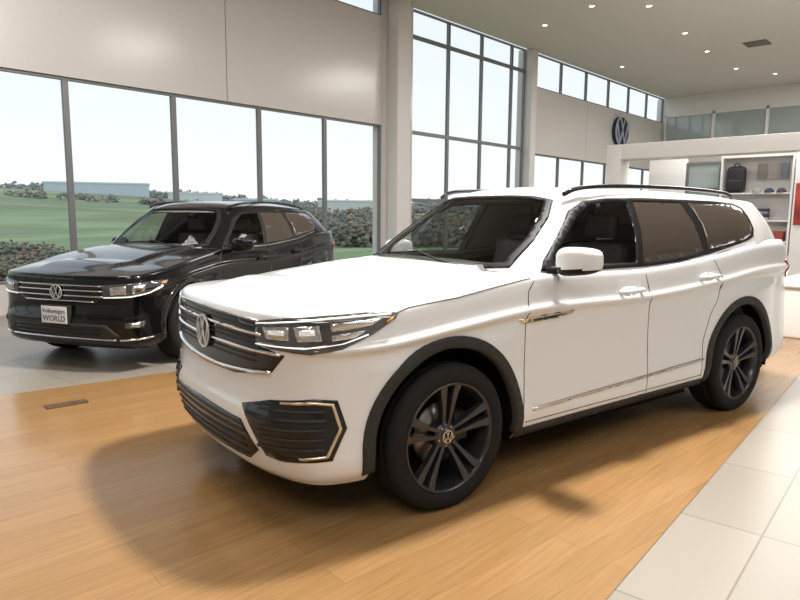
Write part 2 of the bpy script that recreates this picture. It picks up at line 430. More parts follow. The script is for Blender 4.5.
    seam([(.56,-.93,1.05),(.70,-.9,1.065),(1.0,-.9,1.085),(1.3,-.9,1.13),(1.55,-.9,1.165)],.006,(0,.8,-.6))
    for hx,hz in ((2.46,1.045),(3.40,1.09)):
        c=bb.ray_cast(Vector((hx,-2,hz)),Vector((0,1,0)))[0]
        pts=[(hx-.10,c.y+.005,hz-.004),(hx-.085,c.y-.035,hz),(hx-.03,c.y-.043,hz+.002),(hx+.05,c.y-.043,hz+.004),(hx+.10,c.y-.036,hz+.004),(hx+.118,c.y+.005,hz)]
        v,f=tube(catmull(pts,14),.015); both("door_handle",(v,f),cfg["handle"])
        both("handle_recess",patch(bb,[(hx-.085+.1*(1+math.cos(a))-.02,-.95,hz+.030*math.sin(a)) for a in np.linspace(0,2*math.pi,20)[:-1]],SD,.001,.03,skirt=.002),cfg["recess"])
    bm=bmesh.new(); bmesh.ops.create_uvsphere(bm,u_segments=28,v_segments=18,radius=1)
    Q=[Vector([math.copysign(abs(c)**.60,c) for c in v.co]) for v in bm.verts]; mf=[tuple(v.index for v in f.verts) for f in bm.faces]; bm.free()
    for side in (0,1):
        mc=Vector(cfg["mirror"]) if side==0 else Vector((2.02,-.98,cfg["mirror"][2]-.03)); fold=side==1
        me=[]
        for q in Q:
            x=q.x*.072*(1.15 if q.x<0 else 1)*(1+.15*q.y)+.03*abs(q.y); yy=q.y*.134; z=q.z*.080*(1+.12*q.y)-.008*q.y
            if fold: x,yy=-yy*.95,x*.7
            me.append(mc+Vector((x,yy,z)))
        up=[f for f in mf if sum(me[i].z for i in f)/len(f)>mc.z-.040]; lo=[f for f in mf if f not in up]
        both("mirror_cap",(me,up),paint,sides=(side,)); both("mirror_base",(me,lo),M["frame"],sides=(side,))
        pa=[(mc.x+.03,mc.y+.09,mc.z-.05),(mc.x-.0,mc.y+.16,mc.z-.06),(mc.x-.01,-.86,1.19)] if not fold else [(mc.x-.05,mc.y,mc.z-.05),(mc.x-.12,mc.y+.03,mc.z-.06),(mc.x-.2,-.86,1.19)]
        both("mirror_arm",tube(pa,[.020,.026,.04]),M["frame"],sides=(side,))
    both("mirror_glass",boxvf((cfg["mirror"][0]+.092,cfg["mirror"][1]-.095,cfg["mirror"][2]-.055),(cfg["mirror"][0]+.096,cfg["mirror"][1]+.095,cfg["mirror"][2]+.055)),M["chrome"],sides=(0,))
    both("roof_rail",tube(catmull(cfg["railpts"],30),.015),cfg["rail"])
    for yy in (-.45,.15):
        pts=[(1.41+.1*abs(yy),yy,1.235),(1.47,yy+.25,1.255),(1.53,yy+.5,1.27)]
        q=[]
        for p in catmull(pts,10):
            h=gb.ray_cast(Vector((p[0]-.3,p[1],p[2]+.35)),Vector((.62,0,-.78)))[0]
            if h: q.append(h+Vector((-.01,0,.014)))
        if len(q)>2: P("wiper",tube(q,.007,6),M["plastic"])
    def seat(x,yy,w=.25,h=1.26):
        o=boxes("seat_cushion",[((x-.25,yy-w,.55),(x+.25,yy+w,.72))],M["interior"],root,.05)
        bk,bf=boxvf((-.06,-w,0),(.06,w,h-.66)); T=Matrix.Translation((x+.24,yy,.66))@Matrix.Rotation(.25,4,'Y')
        o2=mk("seat_backrest",xf(bk,T),bf,M["interior"],root,True); q=o2.modifiers.new("b","BEVEL"); q.width=.05;q.segments=3
        hv,hf=boxvf((-.05,-.13,h-.62),(.05,.13,h-.44)); o3=mk("headrest",xf(hv,T),hf,M["interior"],root,True); q=o3.modifiers.new("b","BEVEL"); q.width=.045;q.segments=3
        for ob in (o,o2,o3): ob.scale=S
    for yy in (-.38,.38): seat(2.45,yy,.25,1.34)
    for yy in (-.45,0.0,.45): seat(3.35,yy,.2)
    o=boxes("dashboard",[((1.62,-.76,.85),(1.98,.76,1.165)),((1.9,-.12,.6),(2.5,.12,.85)),((1.78,-.55,1.15),(1.95,-.2,1.20))],M["interior"],root,.03); o.scale=S
    v,f=tube([(0,.185*math.cos(a),.185*math.sin(a)) for a in np.linspace(0,2*math.pi,33)],.014,8)
    v2,f2=join([(v,f),boxvf((-.01,-.18,-.02),(.02,.18,.02)),boxvf((-.01,-.06,-.06),(.02,.06,.05))])
    P("steering_wheel",(xf(v2,Matrix.Translation((2.08,-.38,1.10))@Matrix.Rotation(.4,4,'Y')),f2),M["interior"])
    both("tail_lamp",patch(bb,[(4.72,-.88,1.02),(4.66,-.9,1.16),(4.84,-.85,1.18),(5.0,-.62,1.17),(5.0,-.62,1.03)],(-.75,.66,0),.008,.03),M["red"])
    cfg["front"](locals())
    R=cfg["R"]
    for wx in (.95,3.93):
        for s in (-1,1): add_wheel(root,wx*S[0],s*(.965*S[1]-.128),R,s,cfg["cap"])
    return root
def add_logo(root,loc,r,metal,dark,tilt=0,depth=.012,ring=.11,sw=.105):
    lg,dk=vwlogo(r,depth,ring,sw); mx=Matrix.Translation(loc)@rotz(-math.pi/2)@Matrix.Rotation(tilt,4,'X')
    mk("emblem",xf(lg[0],mx),lg[1],metal,root,False); mk("emblem_disc",xf(dk[0],mx),dk[1],dark,root,True)
def dense(ctr,k=7):
    cc=[np.array(p) for p in ctr]; pts=[]
    for a,b2 in zip(cc[:-1],cc[1:]):
        for t in np.linspace(0,1,k)[:-1]: pts.append(tuple(a+(b2-a)*t))
    return pts+[tuple(cc[-1])]
def frontA(L):
    P,both,bb,root=L["P"],L["both"],L["bb"],L["root"]
    FD=(1,0,0); x=.03
    g=[(-.57,1.018),(-.57,.905),(-.72,.872),(-.64,.780),(-.35,.735),(0,.728)]
    poly=[(x,a,c) for a,c in g]+[(x,-a,c) for a,c in g[-2::-1]]+[(x,.3,1.030),(x,0,1.034),(x,-.3,1.030)]
    P("grille",patch(bb,poly,FD,.003,.03,skirt=.008),M["gloss"])
    for z,w,h,bow in ((1.018,.56,.006,.012),(.955,.58,.012,.006),(.876,.70,.012,-.0),(.784,.64,.014,-.036)):
        c=[(x,yy,z+bow*(1-(yy/w)**2)) for yy in np.linspace(-w,w,25)]
        P("grille_bar",patch(bb,strip(c,h,FD),FD,.014,.03,skirt=.014),M["chrome"])
    for z in (.988,.932,.912,.850,.825):
        c=[(x,yy,z) for yy in np.linspace(-.54,.54,15)]
        P("grille_mesh",patch(bb,strip(c,.005,FD),FD,.008,.04,skirt=.01),M["plastic"])
    h=bb.ray_cast(Vector((-1,0,.895)),Vector((1,0,0)))[0]
    add_logo(root,(h.x-.018,0,.895),.090,M["badge"],M["gloss"],.0,.006,.12,.10)
    HD=(.72,.69,0)
    hp=[(.06,-.560,1.018),(.12,-.70,1.040),(.25,-.86,1.058),(.42,-.93,1.064),(.60,-.95,1.056),(.58,-.95,1.028),(.46,-.94,.965),(.33,-.91,.912),(.2,-.84,.892),(.08,-.60,.897),(.06,-.560,.907)]
    both("headlight",patch(bb,hp,HD,.006,.025,skirt=.012),M["lampd"])
    def hpatch(name,pts,m,off=.010): both(name,patch(bb,pts,HD,off,.02,skirt=.003),m)
    hpatch("headlight_lens",[(.085,-.60,.992),(.15,-.74,1.006),(.15,-.74,.945),(.10,-.62,.940)],M["lamp"])
    hpatch("headlight_lens",[(.165,-.760,1.008),(.24,-.85,1.018),(.25,-.86,.950),(.18,-.775,.944)],M["lamp"])
    hpatch("headlight_eye",[(.105,-.635,.982),(.14,-.72,.988),(.14,-.72,.966),(.105,-.635,.962)],M["eye"],.014)
    hpatch("headlight_eye",[(.185,-.785,.994),(.225,-.835,1.002),(.23,-.84,.976),(.185,-.785,.970)],M["eye"],.014)
    hpatch("turn_reflector",[(.28,-.875,1.026),(.52,-.94,1.038),(.46,-.935,1.008),(.34,-.90,.995),(.285,-.877,.990)],M["lamp"])
    hpatch("turn_reflector",[(.29,-.878,.974),(.44,-.93,.990),(.38,-.92,.958),(.29,-.88,.948)],M["lamp"])
    hpatch("turn_signal",[(.535,-.945,1.024),(.57,-.95,1.040),(.560,-.95,1.022),(.53,-.945,1.012)],M["amber"],.012)
    for pts in ([(.07,-.56,1.006),(.14,-.72,1.026),(.27,-.87,1.046),(.42,-.93,1.052),(.55,-.95,1.052)],[(.07,-.56,.910),(.2,-.80,.912),(.33,-.90,.932),(.44,-.935,.968)]):
        hpatch("daytime_light",strip(pts,.006,HD),M["led"],.012)
    poly=[(x,-.46,.530),(x,0,.545),(x,.46,.530),(x,.62,.47),(x,.57,.36),(x,.48,.330),(x,0,.312),(x,-.48,.330),(x,-.58,.40)]
    P("lower_intake",patch(bb,poly,FD,.002,.03,skirt=.005),M["gloss"])
    for z in (.355,.395,.435,.475,.51):
        P("intake_bar",patch(bb,strip([(x,yy,z) for yy in np.linspace(-.48,.48,12)],.010,FD),FD,.008,.04,skirt=.012),M["plastic"])
    CD=(.8,.6,0)
    ci=[(.04,-.45,.605),(.10,-.64,.655),(.22,-.84,.682),(.31,-.888,.672),(.35,-.906,.54),(.30,-.88,.395),(.13,-.70,.375),(.09,-.62,.385)]
    both("corner_intake",patch(bb,ci,CD,.004,.025,skirt=.01),M["gloss"])
    ctr=[(.13,-.70,.650),(.22,-.84,.663),(.29,-.879,.654),(.325,-.893,.54),(.278,-.870,.415),(.18,-.79,.403)]
    both("intake_trim",patch(bb,strip(dense(ctr),.012,CD),CD,.012,.025,skirt=.010),M["gold"])
    for z in (.445,.49,.535,.58,.62):
        both("intake_slat",patch(bb,strip([(.07,-.58,z-.012),(.12,-.70,z-.006),(.20,-.82,z),(.265,-.867,z+.004)],.012,CD),CD,.012,.03,skirt=.010),M["plastic"])
    SD=(0,1,0)
    both("fender_badge",patch(bb,[(1.44,-.95,.952),(1.90,-.95,.972),(1.88,-.95,.952),(1.76,-.95,.935),(1.47,-.95,.928)],SD,.008,.03),M["gold"])
    both("fender_badge_inlay",patch(bb,[(1.54,-.95,.947),(1.84,-.95,.962),(1.75,-.95,.942),(1.56,-.95,.936)],SD,.011,.03,skirt=.003),M["gloss"])
    both("door_moulding",patch(bb,strip([(1.56,-.95,.430),(2.5,-.95,.455),(3.38,-.95,.485)],.018,SD),SD,.008,.04),M["satin"])
def frontT(L):
    P,both,bb,root,S=L["P"],L["both"],L["bb"],L["root"],L["S"]
    FD=(1,0,0); x=.03; q=lambda a,c:(x,a/S[1],c/S[2])
    g=[(-.50,.835),(-.52,.72),(-.42,.665),(0,.655)]
    poly=[q(a,c) for a,c in g]+[q(-a,c) for a,c in g[-2::-1]]+[q(0,.845)]
    P("grille",patch(bb,poly,FD,.003,.03),M["gloss"])
    for z,w,h in ((.828,.50,.010),(.780,.51,.012),(.728,.52,.012),(.678,.42,.012)):
        P("grille_bar",patch(bb,strip([q(a,z) for a in np.linspace(-w,w,15)],h,FD),FD,.012,.04,skirt=.015),M["chrome"])
    h=bb.ray_cast(Vector((-1,0,.76/S[2])),Vector((1,0,0)))[0]
    add_logo(root,(h.x*S[0]-.018,0,.760),.072,M["badge"],M["gloss"],.0,.006,.12,.10)
    HD=(.72,.69,0); r=lambda a,b,c:(a/S[0],b/S[1],c/S[2])
    hp=[r(.07,-.50,.838),r(.14,-.68,.852),r(.25,-.79,.865),r(.42,-.85,.872),r(.56,-.87,.868),r(.48,-.86,.81),r(.33,-.83,.755),r(.18,-.74,.725),r(.07,-.52,.715)]
    both("headlight",patch(bb,hp,HD,.006,.03),M["lampd"])
    both("headlight_lens",patch(bb,[r(.10,-.57,.82),r(.16,-.70,.835),r(.16,-.70,.76),r(.10,-.57,.75)],HD,.012,.03,skirt=.004),M["lamp"])
    both("headlight_lens",patch(bb,[r(.19,-.74,.838),r(.30,-.81,.85),r(.28,-.80,.785),r(.19,-.74,.765)],HD,.012,.03,skirt=.004),M["lamp"])
    both("daytime_light",patch(bb,strip([r(.08,-.51,.722),r(.18,-.73,.733),r(.33,-.82,.765),r(.47,-.855,.82)],.010,HD),HD,.014,.03,skirt=.004),M["led"])
    both("turn_signal",patch(bb,[r(.47,-.853,.86),r(.54,-.87,.862),r(.50,-.86,.84),r(.465,-.852,.83)],HD,.013,.03,skirt=.003),M["amber"])
    poly=[q(-.56,.47),q(.56,.47),q(.68,.37),q(.60,.305),q(-.60,.305),q(-.68,.37)]
    P("lower_intake",patch(bb,poly,FD,.003,.04),M["plastic"])
    for z in (.37,.41,.44): P("intake_bar",patch(bb,strip([q(a,z) for a in np.linspace(-.54,.54,9)],.010,FD),FD,.010,.05,skirt=.01),M["gloss"])
    P("bumper_trim",patch(bb,strip([q(a,.325) for a in np.linspace(-.64,.64,15)],.014,FD),FD,.012,.04,skirt=.012),M["chrome"])
    both("corner_trim",patch(bb,strip([r(.10,-.66,.325),r(.2,-.78,.33),r(.34,-.84,.34)],.014,HD),HD,.012,.03,skirt=.012),M["chrome"])
    both("fog_lamp",patch(bb,[r(.14,-.68,.49),r(.27,-.81,.50),r(.25,-.80,.44),r(.14,-.68,.44)],HD,.008,.03),M["lampd"])
    both("fog_lamp_lens",patch(bb,[r(.17,-.72,.485),r(.22,-.78,.49),r(.22,-.78,.45),r(.17,-.72,.45)],HD,.012,.03,skirt=.003),M["lamp"])
    both("side_trim",patch(bb,strip([(1.56,-.95,.42),(2.5,-.95,.44),(3.38,-.95,.46)],.018,(0,1,0)),(0,1,0),.008,.05),M["chrome"])
    both("window_chrome",patch(L["allb"],strip([(1.76,-.9,1.186),(2.7,-.9,1.186),(3.5,-.9,1.243),(4.12,-.9,1.332)],.012,(0,1,0)),(0,1,0),.010,.05,skirt=.006),M["chrome"])
    h=bb.ray_cast(Vector((-1,0,.53/S[2])),Vector((1,0,0)))[0]; px=h.x*S[0]-.03
    white=mat("plate_white",(.80,.80,.79),.4)
    boxes("plate_holder",[((px,-.17,.455),(px+.05,.17,.635))],M["plastic"],root,.004)
    boxes("number_plate",[((px-.008,-.155,.463),(px,.155,.625))],white,root,.003,label="white dealer plate with dark lettering")
    dk=mat("plate_ink",(.03,.05,.15),.5)
    for body,size,z in (("Volkswagen",.058,.562),("WORLD",.075,.485)):
        V,F=textvf(body,size); mx=Matrix.Translation((px-.0095,0,z))@rotz(-math.pi/2)@Matrix.Rotation(math.pi/2,4,'X')
        mk("plate_lettering",xf(V,mx),F,dk,root,False)
def textvf(body,size,ext=.0008):
    c=bpy.data.curves.new("txt","FONT"); c.body=body; c.size=size; c.align_x='CENTER'; c.extrude=ext; c.resolution_u=3
    o=bpy.data.objects.new("txt",c); COL.objects.link(o); dg=bpy.context.evaluated_depsgraph_get()
    me=bpy.data.meshes.new_from_object(o.evaluated_get(dg)); V=[v.co.copy() for v in me.vertices]; F=[tuple(p.vertices) for p in me.polygons]
    bpy.data.objects.remove(o); return V,F
A=empty("car","white midsize SUV with dark alloy wheels parked on wood floor","car",F2W(-1.0629,3.3814),.637-YAW)
build_suv(A,(1,1,1),M["white"],dict(
    nose=[(0.0,0),(.008,.25),(.034,.5),(.100,.715),(.205,.855),(.38,.930)],
    zt=[(0,1.058),(.3,1.063),(.6,1.075),(1.0,1.125),(1.55,1.18),(2.0,1.182),(2.7,1.178),(3.5,1.233),(4.1,1.30),(4.6,1.31),(5.05,1.28)],
    zc=[(.5,1.106),(.62,1.118),(1.0,1.160),(1.45,1.196),(2,1.21),(5,1.25)],
    GT=[(2.10,0),(2.11,.25),(2.14,.43),(2.24,.585),(2.40,.645),(2.62,.668),(2.9,.678),(3.2,.680),(3.6,.682),(4.05,.680),(4.52,.660),(4.75,.54),(4.81,.27),(4.82,0)],
    gzt=[(2.1,1.650),(2.22,1.640),(2.6,1.655),(3.2,1.662),(3.9,1.660),(4.4,1.646),(4.82,1.615)],
    rc=[(2.5,1.723),(3.0,1.732),(3.6,1.731),(4.1,1.720),(4.4,1.708)],
    railpts=[(2.17,-.60,1.650),(2.27,-.625,1.690),(2.5,-.645,1.712),(3.0,-.655,1.724),(3.5,-.658,1.725),(3.9,-.652,1.717),(4.16,-.645,1.700),(4.26,-.64,1.655)],
    arch="plastic",handle=M["white"],recess=M["white"],mirror=(1.77,-1.050,1.265),rail=M["gloss"],cap=M["gold"],front=frontA,R=.385))
T=empty("car","glossy black compact SUV with chrome grille and white dealer plate","car",F2W(-3.2887,6.1001),1.2368-YAW)
build_suv(T,(.930,.950,.945),M["black"],dict(
    nose=[(0.0,0),(.006,.25),(.024,.5),(.070,.73),(.165,.865),(.36,.935)],
    zt=[(0,.975),(.3,.995),(.6,1.035),(1.0,1.11),(1.55,1.18),(2.0,1.182),(2.7,1.178),(3.5,1.233),(4.1,1.30),(4.6,1.31),(5.05,1.28)],
    zc=[(.5,1.05),(.62,1.072),(1.0,1.145),(1.45,1.192),(2,1.21),(5,1.25)],
    GT=[(2.10,0),(2.11,.25),(2.14,.43),(2.24,.585),(2.40,.640),(2.62,.662),(2.9,.668),(3.2,.665),(3.6,.658),(4.0,.645),(4.40,.61),(4.60,.51),(4.66,.27),(4.67,0)],
    gzt=[(2.1,1.675),(2.22,1.670),(2.6,1.698),(3.2,1.705),(3.9,1.680),(4.4,1.640),(4.75,1.60)],
    rc=[(2.5,1.755),(3.0,1.772),(3.6,1.765),(4.1,1.735),(4.4,1.70)],
    railpts=[(2.20,-.60,1.680),(2.34,-.62,1.715),(2.6,-.640,1.742),(3.0,-.645,1.755),(3.5,-.638,1.750),(3.9,-.625,1.725),(4.15,-.61,1.695),(4.25,-.60,1.655)],
    arch="gloss",handle=M["black"],recess=M["black"],mirror=(1.79,-1.055,1.235),rail=M["gloss"],cap=M["chrome"],front=frontT,R=.355))
# ------------------------------------------------------------ room
def tilemat():
    m=mat("floor_tile",(.6,.57,.52),.34,spec=.4); nt=m.node_tree; b=nt.nodes["Principled BSDF"]
    tc=nt.nodes.new("ShaderNodeTexCoord"); mp=nt.nodes.new("ShaderNodeMapping"); mp.inputs["Rotation"].default_value=(0,0,math.radians(-3)); mp.inputs["Location"].default_value=(.1,.33,0)
    br=nt.nodes.new("ShaderNodeTexBrick"); br.offset=0; br.inputs["Scale"].default_value=1; br.inputs["Brick Width"].default_value=.9; br.inputs["Row Height"].default_value=.6
    br.inputs["Mortar Size"].default_value=.005; br.inputs["Color1"].default_value=(.270,.245,.207,1); br.inputs["Color2"].default_value=(.298,.270,.229,1); br.inputs["Mortar"].default_value=(.17,.150,.122,1)
    nt.links.new(tc.outputs["Object"],mp.inputs[0]); nt.links.new(mp.outputs[0],br.inputs["Vector"]); nt.links.new(br.outputs["Color"],b.inputs["Base Color"])
    return m
def woodmat():
    m=mat("floor_wood",(.5,.3,.14),.2); nt=m.node_tree; b=nt.nodes["Principled BSDF"]; L=nt.links.new
    tc=nt.nodes.new("ShaderNodeTexCoord"); mp=nt.nodes.new("ShaderNodeMapping"); mp.inputs["Rotation"].default_value=(0,0,math.radians(8))
    br=nt.nodes.new("ShaderNodeTexBrick"); br.offset=.37; br.inputs["Scale"].default_value=1; br.inputs["Brick Width"].default_value=1.6; br.inputs["Row Height"].default_value=.15
    br.inputs["Mortar Size"].default_value=.0012; br.inputs["Bias"].default_value=0; br.inputs["Color1"].default_value=(.315,.180,.074,1); br.inputs["Color2"].default_value=(.352,.205,.088,1); br.inputs["Mortar"].default_value=(.21,.118,.048,1)
    mp2=nt.nodes.new("ShaderNodeMapping"); mp2.inputs["Rotation"].default_value=(0,0,math.radians(8)); mp2.inputs["Scale"].default_value=(1.0,22,1)
    n=nt.nodes.new("ShaderNodeTexNoise"); n.inputs["Scale"].default_value=2; n.inputs["Detail"].default_value=6
    r=nt.nodes.new("ShaderNodeValToRGB"); r.color_ramp.elements[0].position=.3; r.color_ramp.elements[1].position=.7; r.color_ramp.elements[0].color=(.80,.79,.77,1); r.color_ramp.elements[1].color=(1.06,1.05,1.03,1)
    mx=nt.nodes.new("ShaderNodeMix"); mx.data_type="RGBA"; mx.blend_type="MULTIPLY"; mx.inputs[0].default_value=.8
    L(tc.outputs["Object"],mp.inputs[0]); L(tc.outputs["Object"],mp2.inputs[0]); L(mp.outputs[0],br.inputs["Vector"]); L(mp2.outputs[0],n.inputs["Vector"])
    L(n.outputs["Fac"],r.inputs[0]); L(br.outputs["Color"],mx.inputs[6]); L(r.outputs[0],mx.inputs[7]); L(mx.outputs[2],b.inputs["Base Color"])
    return m
X0,X1,Y0,CZ=-14.0,24.8,-22.0,6.35
struct(mk("floor",[(X0,Y0,0),(X1,Y0,0),(X1,0,0),(X0,0,0)],[(0,1,2,3)],tilemat(),smooth=False))
fr=lambda p,d,t:(p[0]+d[0]*t,p[1]+d[1]*t)
lp,ld=(-2.16,6.05),(.8018,.5976); rp_,rd=(3.89,6.13),(.6335,.7737)
wpts=[fr(lp,ld,-14),fr(lp,ld,11),fr(rp_,rd,5),fr(rp_,rd,-11)]
WV=[F2W(a,b_,.004) for a,b_ in wpts]
struct(mk("floor",WV,[(3,2,1,0)],woodmat(),smooth=False))
ceil=mat("ceiling_paint",(.68,.645,.60),.8)
wallm=mat("wall_panel",(.60,.58,.56),.2); wallw=mat("wall_white",(.80,.785,.77),.6); dark=mat("dark_joint",(.12,.115,.11),.7); framem=mat("window_frame",(.19,.195,.20),.45,.3)
struct(mk("ceiling",[(X0,Y0,CZ),(X1,Y0,CZ),(X1,0,CZ),(X0,0,CZ)],[(3,2,1,0)],ceil,smooth=False))
L=[];K=[]
def wl(x0,x1,z0,z1,y0=0.0,y1=.3,k=0): L.append(((x0,y0,z0),(x1,y1,z1)));K.append(k)
wl(X0,8.0,0,.45)
xs=[-14,-10.5,-7.0,-3.55,.2,3.93,8.0]
for a,b_ in zip(xs[:-1],xs[1:]): wl(a+.008,b_-.008,3.55,5.93)
wl(X0,8,3.55,5.93,.03,.28,1)
wl(8.0,9.05,0,CZ); wl(9.05,14.1,0,.3); wl(14.1,14.55,0,CZ); wl(14.55,X1,0,.45)
xs=[14.55,18,21.5,24.8]
for a,b_ in zip(xs[:-1],xs[1:]): wl(a+.008,b_-.008,3.4,5.35)
wl(14.55,X1,3.4,5.35,.03,.28,1)
struct(boxes("wall_north",L,[wallm,dark],midx=K))
struct(boxes("wall_east",[((X1,Y0,0),(X1+.3,.3,CZ))],wallw)); struct(boxes("wall_west",[((X0-.3,Y0,0),(X0,.3,CZ))],wallw)); struct(boxes("wall_south",[((X0,Y0-.3,0),(X1,Y0,CZ))],wallw))
wn=[0]
def window(x0,x1,z0,z1,tr=(),fw=.042):
    wn[0]+=1; y0,y1=.04,.11
    l=[((x0,y0,z0),(x0+fw,y1,z1)),((x1-fw,y0,z0),(x1,y1,z1)),((x0+fw,y0,z0),(x1-fw,y1,z0+fw)),((x0+fw,y0,z1-fw),(x1-fw,y1,z1))]
    for t in tr: l.append(((x0+fw,y0,t-fw),(x1-fw,y1,t+fw)))
    l.append(((x0+fw,.075,z0+fw),(x1-fw,.08,z1-fw)))
    struct(boxes("window_%d"%wn[0],l,[framem,M["wglass"]],midx=[0]*(len(l)-1)+[1]))
bx=[-14,-11.3,-9.5,-7.7,-5.95,-4.2,-2.42,-.65,1.12,2.89,4.66,6.32,8.0]
for a,b_ in zip(bx[:-1],bx[1:]): window(a,b_,.45,3.55); window(a,b_,5.93,CZ)
for a,b_ in zip([9.05,10.49,11.93,13.4],[10.49,11.93,13.4,14.1]): window(a,b_,.3,CZ,(1.87,3.5,5.73))
rx=[14.55,16.26,17.97,19.68,21.39,23.1,24.8]
for a,b_ in zip(rx[:-1],rx[1:]): window(a,b_,.45,3.4); window(a,b_,5.35,CZ)
colm=mat("column_paint",(.66,.645,.63),.5)
thing(boxes("column",[((8.15,-.35,0),(8.6,0,CZ))],colm,bevel=.02),"tall square painted column beside the tall windows","column")
thing(boxes("column",[((14.1,-.2,0),(14.4,0,CZ))],colm,bevel=.02),"slim square painted column between window bays","column")
gl=mat("office_glass",(.34,.40,.40),.1,0,1)
for i in range(9):
    wn[0]+=1; ya=-.1-1.9*i; yb=ya-1.9
    l=[((X1-.12,yb,4.5),(X1,yb+.05,5.65)),((X1-.12,ya-.05,4.5),(X1,ya,5.65)),((X1-.12,yb,4.5),(X1,ya,4.58)),((X1-.12,yb,5.57),(X1,ya,5.65)),((X1-.04,yb,4.58),(X1,ya,5.57))]
    struct(boxes("window_%d"%wn[0],l,[wallw,gl],midx=[0,0,0,0,1]))
bw=mat("booth_white",(.82,.815,.805),.4)
thing(boxes("display_portal",[((12.1,-3.9,0),(12.6,-3.55,3.2)),((12.1,-10.3,2.85),(12.6,-3.9,3.2)),((12.1,-10.65,0),(12.6,-10.3,3.2))],bw,bevel=.01),"white square portal frame around the merchandise booth","portal")
thing(boxes("partition_wall",[((14.6,-4.55,0),(14.75,-3.6,3.0))],bw,bevel=.005),"short white freestanding partition wall in the booth","partition")
thing(boxes("glass_partition",[((14.62,-5.42,0),(14.72,-5.36,2.9)),((14.62,-4.62,0),(14.72,-4.56,2.9)),((14.62,-5.36,2.84),(14.72,-4.62,2.9)),((14.62,-5.36,0),(14.72,-4.62,.1)),((14.62,-5.36,2.2),(14.72,-4.62,2.25)),((14.66,-5.36,.1),(14.675,-4.62,2.84))],[framem,gl],midx=[0,0,0,0,0,1]),"glazed partition with slim grey frame in the booth","partition")
SY=-6.27
sh=empty("display_shelf","white display shelving unit stocked with merchandise","shelf",(14.6,SY,0))
grey=mat("shelf_back",(.58,.58,.57),.6)
boxes("shelf_back",[((.1,-.75,0),(.16,.75,3.0))],grey,sh); boxes("shelf_side",[((-.25,-.79,0),(.16,-.75,3.0))],bw,sh); boxes("shelf_side",[((-.25,.75,0),(.16,.79,3.0))],bw,sh)
boxes("shelf_top",[((-.25,-.75,2.94),(.1,.75,3.0))],bw,sh)
for z in (.95,1.45,2.10): boxes("shelf_board",[((-.22,-.75,z-.03),(.1,.75,z))],bw,sh)
def backpack(x,y,z,c,s=1.3):
    m=mat("bag_fabric",c,.7); o=boxes("backpack",[((-.09,-.17,0),(.09,.17,.50))],m,bevel=.085); o.location=(x,y,z)
    boxes("pocket",[((-.13,-.12,.04),(-.08,.12,.24))],m,o,.02); v,f=tube([(0,.05*math.cos(a),.50+.05*math.sin(a)) for a in np.linspace(0,math.pi,9)],.012,6); mk("handle",v,f,m,o)
    thing(o,"black fabric backpack standing on display shelf","bag"); o.scale=(1,s,s)
def cap(x,y,z,c):
    m=mat("cap_cloth",c,.8); bm=bmesh.new(); bmesh.ops.create_uvsphere(bm,u_segments=16,v_segments=10,radius=.11)
    bmesh.ops.delete(bm,geom=[v for v in bm.verts if v.co.z<-.005],context="VERTS"); bm.verts.index_update(); V=[v.co.copy() for v in bm.verts]; F=[tuple(v.index for v in f.verts) for f in bm.faces]; bm.free()
    o=mk("cap",V,F,m); o.location=(x,y,z+.006); v,f=[],[]
    for i in range(11):
        a=math.radians(110+140*i/10); v+=[(.108*math.cos(a),.108*math.sin(a),.0),(.18*math.cos(a)-.01,.115*math.sin(a),-.004)]
    f=[(2*i,2*i+1,2*i+3,2*i+2) for i in range(10)]; mk("cap_brim",v,f,m,o); thing(o,"cloth baseball cap lying on display shelf","cap","caps on the display shelf")
def mug(x,y,z,c):
    m=mat("mug_glaze",c,.3); v,f=revolve([(.0001,0),(.045,0),(.05,.19),(.043,.19),(.04,.01),(.0001,.01)],20,"z"); o=mk("tumbler",v,f,m); o.location=(x,y,z); thing(o,"slim drinking tumbler on display shelf","cup","tumblers on the display shelf")
backpack(14.5,-5.80,2.10,(.02,.02,.025))
for i in range(3): cap(14.52,-6.28-.26*i,2.10,[(.30,.29,.28),(.04,.05,.10),(.06,.06,.06)][i])
for i in range(3):
    o=boxes("shirt_frame",[((14.66,-6.42-.24*i,2.42),(14.69,-6.22-.24*i,2.80))],mat("frame_print",[(.30,.29,.28),(.45,.42,.38),(.25,.28,.34)][i],.7),bevel=.004); thing(o,"small printed panel hung on the shelf back","panel","printed panels on the shelf back")
for i in range(4): mug(14.5,-5.65-.16*i,1.45,[(.05,.05,.06),(.6,.6,.6),(.06,.06,.07),(.1,.15,.3)][i])
for i in range(4):
    o=boxes("folded_shirt",[((14.42,-6.56-.0*i,1.45+.07*i),(14.66,-6.26,1.515+.07*i))],mat("shirt_cloth",[(.5,.5,.5),(.05,.05,.06),(.25,.25,.28),(.04,.05,.08)][i],.9),bevel=.02); thing(o,"neatly folded cotton shirt in a pile on display shelf","clothing","shirts on the display shelf")
for i in range(4):
    o=boxes("gift_box",[((14.42,-5.85-.36*i,.95),(14.66,-5.60-.36*i,1.20))],mat("box_card",[(.5,.5,.5),(.1,.12,.18),(.6,.6,.58),(.3,.05,.04)][i],.7),bevel=.01); thing(o,"small square cardboard gift box on display shelf","box","boxes on the display shelf")
thing(boxes("partition_wall",[((14.3,-10.5,0),(14.8,-7.10,3.0))],bw,bevel=.005),"long white booth wall carrying a red poster","partition")
po=boxes("poster",[((14.27,-8.6,1.35),(14.299,-7.14,2.30))],[noisy(mat("poster_print",(.5,.05,.04),.4),3,(.12,.02,.03),(.60,.07,.05))],bevel=.003); thing(po,"red and dark printed poster on the white wall","poster")
o=boxes("reception_counter",[((6.35,-11.4,0),(7.95,-8.55,.64)),((6.30,-11.5,.64),(8.0,-8.5,.70))],bw,bevel=.03); thing(o,"low white counter on tiled floor","counter")
